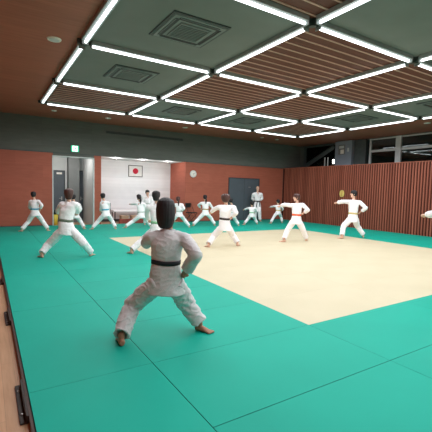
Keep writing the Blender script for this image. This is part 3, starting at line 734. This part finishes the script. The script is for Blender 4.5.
    tr.loft([(waist - sp * .02 * s, tl * .115 * s, tf * .085 * s), (hip, tl * .14 * s, tf * .11 * s), (hip - sp * .06 * s, tl * .13 * s, tf * .11 * s), (hip - sp * .11 * s, tl * .07 * s, tf * .07 * s)], 24)
    for i in (0, 1):
        A = an[i] + up * .022 * s; d1 = (kn[i] - hips[i]).normalized(); d = (A - kn[i]).normalized()
        ref = fwd; u = (ref - d * ref.dot(d)).normalized(); v = d.cross(u); u1 = (ref - d1 * ref.dot(d1)).normalized(); v1 = d1.cross(u1)
        dm = (d + d1).normalized(); um = (ref - dm * ref.dot(dm)).normalized(); vm = dm.cross(um)
        tk = 1.12 if vox < .01 else 1.03
        tr.loft([(hips[i] - d1 * .03, u1 * .108 * s, v1 * .1 * s), (hips[i].lerp(kn[i], .4), u1 * .104 * s, v1 * .102 * s), (kn[i] - d1 * .05 * s, u1 * .094 * s * tk, v1 * .09 * s * tk), (kn[i], um * .09 * s * tk, vm * .086 * s * tk),
                 (kn[i].lerp(A, .3), u * .087 * s * tk, v * .083 * s * tk), (kn[i].lerp(A, .75), u * .08 * s * tk, v * .077 * s * tk), (A, u * .078 * s * tk, v * .076 * s * tk), (A - d * .001, u * .06 * s, v * .058 * s), (A - d * .05 * s, u * .045 * s, v * .045 * s)], 22)
    me = remesh(tr, vox, 2, .5)
    fold_disp(me, fold * (1.9 if vox < .01 else 1.3), 5.5, 9.7)
    if vox < .01:      # cloth bunches in slanting creases round the knees
        for v in me.vertices:
            for q in (0, 1):
                dk = v.co - kn[q]; dd = dk.length
                if dd < .22: v.co += v.normal * (.010 * (1 - dd / .22) * math.sin((dk.z * 1.0 + dk.dot(lat) * (.5 if q else -.5) + .02 * noise.noise(v.co * 9)) * 85))
    add(me, 'trousers', gi)
    # ---------------- belt
    bl = MB(); n = 40; th = .007; hb = (.022 if vox < .01 else .03) * max(s, .8)
    rr = []
    for kq in range(n):
        an_ = 2 * PI * kq / n; ca, sa = math.cos(an_), math.sin(an_)
        o1 = tl * ca * (wl + .010) + tf * sa * (.105 * s + .011)
        o2 = tl * ca * (wl - .012) + tf * sa * (.105 * s - .012)
        wob = sp * (.006 * math.sin(an_ * 2 + 1))
        rr.append([bl.bm.verts.new(waist + o2 - sp * hb + wob), bl.bm.verts.new(waist + o1 - sp * hb + wob), bl.bm.verts.new(waist + o1 + sp * hb + wob), bl.bm.verts.new(waist + o2 + sp * hb + wob)])
    for kq in range(n):
        a_, b_ = rr[kq], rr[(kq + 1) % n]
        for w_ in range(4): bl.bm.faces.new((a_[w_], a_[(w_ + 1) % 4], b_[(w_ + 1) % 4], b_[w_]))
    kc = waist + tf * (.105 * s + .02)
    bl.tube([kc - tl * .035 * s, kc + tf * .008, kc + tl * .035 * s], [.02 * s, .026 * s, .02 * s], 10, .8)
    for q in (-1, 1):
        bl.tube([kc + tl * q * .02 * s, kc + tl * q * .06 * s - sp * .07 * s + tf * .03, kc + tl * q * .085 * s - sp * .2 * s + tf * .03, kc + tl * q * .09 * s - sp * .30 * s + tf * .02],
                [.018 * s, .02 * s, .02 * s, .019 * s], 8, .3, tl)
    add(bl.mesh('belt', True), 'belt', 'belt_' + belt)
    # ---------------- hair
    hr = MB(); n = 32
    def lev(z, w, d, f, front):
        row = []
        for kq in range(n):
            an_ = 2 * PI * kq / n; ca, sa = math.cos(an_), math.sin(an_)   # sa=1 is the face side
            k = 1.0
            if sa > .25: k = 1 - (1 - front) * min((sa - .25) / .45, 1)
            row.append(head + up * H * z + hf * f * hs + hl * ca * w * hs * k + hf * sa * d * hs * k)
        return row
    T = .012 if hair != 'thin' else .003
    S_ = {'short': [(1.08, .02, .025, -.012, 1), (.98, .055, .068, -.012, 1), (.78, .073 + T, .088 + T, -.012, 1), (.5, .078 + T, .094 + T, -.010, 1), (.2, .079 + T, .097 + T, -.010, .93), (-.1, .076 + T, .094 + T, -.010, .7), (-.35, .066 + T * .5, .086 + T, -.012, .6), (-.62, .054, .074, -.014, .5)],
          'bob': [(1.14, .015, .02, -.012, 1), (1.06, .043, .055, -.012, 1), (.88, .066 + T, .08 + T, -.012, 1), (.6, .078 + T, .094 + T, -.010, 1), (.2, .084 + T, .1 + T, -.010, .82), (-.25, .087 + T, .098 + T, -.014, .7), (-.65, .083 + T, .092 + T, -.02, .6), (-.95, .074 + T, .08 + T, -.024, .6), (-1.28, .062 + T, .066 + T, -.03, .6), (-1.52, .05, .052, -.03, .6)],
          'thin': [(.9, .035, .05, -.03, 1), (.7, .062, .075, -.022, .95), (.4, .074 + T, .09 + T, -.014, .75), (.1, .075 + T, .093 + T, -.012, .55), (-.2, .07 + T, .088 + T, -.012, .5), (-.5, .055, .074, -.016, .4)]}
    S_['pony'] = S_['short']
    S_['round'] = [(z, w * 1.08, d * 1.06, f, fr) for z, w, d, f, fr in S_['short'][:-1]] + [(-.65, .068 + T * .5, .082 + T, -.014, .6), (-.95, .056, .07, -.018, .5)]
    S_['bushy'] = [(z * 1.08, w * 1.38, d * 1.25, f, fr) for z, w, d, f, fr in S_['short'][:-1]] + [(-.65, .09, .1, -.014, .6), (-.85, .06, .07, -.018, .5)]
    rows = [lev(*q) for q in S_[hair]]
    vv = [[hr.bm.verts.new(p) for p in r] for r in rows]
    for a_, b_ in zip(vv, vv[1:]):
        for kq in range(n): hr.bm.faces.new((a_[kq], a_[(kq + 1) % n], b_[(kq + 1) % n], b_[kq]))
    hr.bm.faces.new(vv[0]); hr.bm.faces.new(list(reversed(vv[-1])))
    me = remesh(hr, vox * .6, 2, .5)
    for v in me.vertices:
        c = v.co - head; an_ = math.atan2(c.dot(hl), c.dot(hf))
        v.co += v.normal * (.0035 * noise.noise(V((an_ * 9, c.z * 5, 2))) + .002 * noise.noise(V((an_ * 25, c.z * 7, 7))))
    ho = add(me, 'hair', hairm)
    if hair == 'pony':
        p0 = head - hf * .10 * hs + up * H * .25
        pt = MB().tube([p0, p0 - hf * .045 - up * .02, p0 - hf * .055 - up * .14, p0 - hf * .04 - up * .29 * s - up * .03], [.026, .038, .04, .014], 12)
        o = put(pt.mesh('ponytail', True), 'ponytail', hairm, ho, root)
    # ---------------- face
    for q in (-1, 1):
        e = MB().ball(head + hl * q * .032 * hs + up * H * .06 + hf * .083 * hs, .012 * hs, .008 * hs, .006 * hs, Matrix.Rotation(-fb, 4, 'Z'), 12)
        add(e.mesh('eye', True), 'eye', 'eye')
        e = MB().tube([head + hl * q * .016 * hs + up * H * .24 + hf * .09 * hs, head + hl * q * .05 * hs + up * H * .24 + hf * .078 * hs], [.004, .003], 8)
        add(e.mesh('eyebrow', True), 'eyebrow', 'eye' if hair != 'thin' else 'hairgrey')
    e = MB().tube([head - hl * .022 * hs - up * H * .52 + hf * .078 * hs, head - up * H * .52 + hf * .087 * hs, head + hl * .022 * hs - up * H * .52 + hf * .078 * hs], [.004, .006, .004], 8)
    add(e.mesh('mouth', True), 'mouth', 'lip')
    return body

P = person
P(FIG['fore'], 'person with black bob and black belt, largest figure in the foreground, back to viewer', 'black', 'bob', 'hairblack', 'gi2', 'skin2', .0095, .006, None, (.7, .92))
P(FIG['left'], 'person with brown hair and thin grey belt in wide stance before the doorway', 'grey', 'round', 'hairbrown', 'gi', 'skin', .013, .007)
P(FIG['hidden'], 'person mostly hidden behind the brown-haired one at the doorway', 'white', 'short', 'hairblack')
P(FIG['blue1'], 'child with light blue belt at the far left before the red wall', 'blue', 'short', 'hairblack')
P(FIG['blue2'], 'child with light blue belt between the doorway and the low white table', 'blue', 'short', 'hairblack')
P(FIG['pony1'], 'child with ponytail punching left in front of the low white table', 'white', 'pony', 'hairblack')
P(FIG['teach1'], 'dark haired person facing the viewer before the white recess wall', 'white', 'short', 'hairblack')
P(FIG['round'], 'person with round black hair half hidden behind the foreground figure', 'green', 'round', 'hairblack', 'gi', 'skin', .013, .007)
P(FIG['pony2'], 'child with dark ponytail beside the black folding chair, leg stretched right', 'white', 'pony', 'hairbrown')
P(FIG['pony3'], 'child with long black ponytail and tan belt before the red wall', 'tan', 'pony', 'hairblack')
P(FIG['brown'], 'person with brown hair and dark belt on the cream mats near the centre', 'brown', 'bushy', 'hairbrown', 'gi', 'skin', .013, .007)
P(FIG['behind'], 'person half hidden right behind the brown-haired one on the cream mats', 'white', 'short', 'hairblack')
P(FIG['green'], 'small child with pale green belt punching left before the balding instructor', 'green', 'short', 'hairblack')
P(FIG['teach2'], 'balding instructor with black belt standing before the grey door facing viewer', 'black', 'thin', 'hairgrey')
P(FIG['small'], 'small child with yellow belt in wide stance near the room corner', 'yellow', 'short', 'hairblack')
P(FIG['orange'], 'person with orange belt punching left at the back of the cream mats', 'orange', 'short', 'hairbrown', 'gi', 'skin', .014)
P(FIG['yellow'], 'person with yellow belt punching left before the slatted wall and brass pull', 'yellow', 'short', 'hairblack', 'gi', 'skin', .014)
P(FIG['edge'], 'person at the right picture edge, only fist and sleeve showing', 'yellow', 'short', 'hairblack')

# ------------------------------------------------------------------ camera, world
fx, yaw, pit, rol = CAMP
fw = Vector((math.sin(yaw) * math.cos(pit), math.cos(yaw) * math.cos(pit), -math.sin(pit)))
r = fw.cross(Vector((0, 0, 1))).normalized(); u = r.cross(fw)
r2 = math.cos(rol) * r + math.sin(rol) * u; u2 = -math.sin(rol) * r + math.cos(rol) * u
cam = bpy.data.cameras.new('camera'); co = bpy.data.objects.new('camera', cam); COL.objects.link(co)
cam.sensor_width = 36; cam.lens = fx / 432 * 36; cam.clip_start = .05; cam.clip_end = 200
mm = Matrix((r2, u2, -fw)).transposed().to_4x4(); mm.translation = Vector((0, 0, 1.52))
co.matrix_world = mm
sc.camera = co
wd = bpy.data.worlds.new('night'); sc.world = wd; wd.use_nodes = True
wd.node_tree.nodes['Background'].inputs[0].default_value = (0.02, 0.026, 0.025, 1)
wd.node_tree.nodes['Background'].inputs[1].default_value = 0.6
sc.view_settings.view_transform = 'Standard'; sc.view_settings.look = 'None'; sc.view_settings.gamma = 1.0
sc.view_settings.use_curve_mapping = False
sc.view_settings.exposure = EXPO
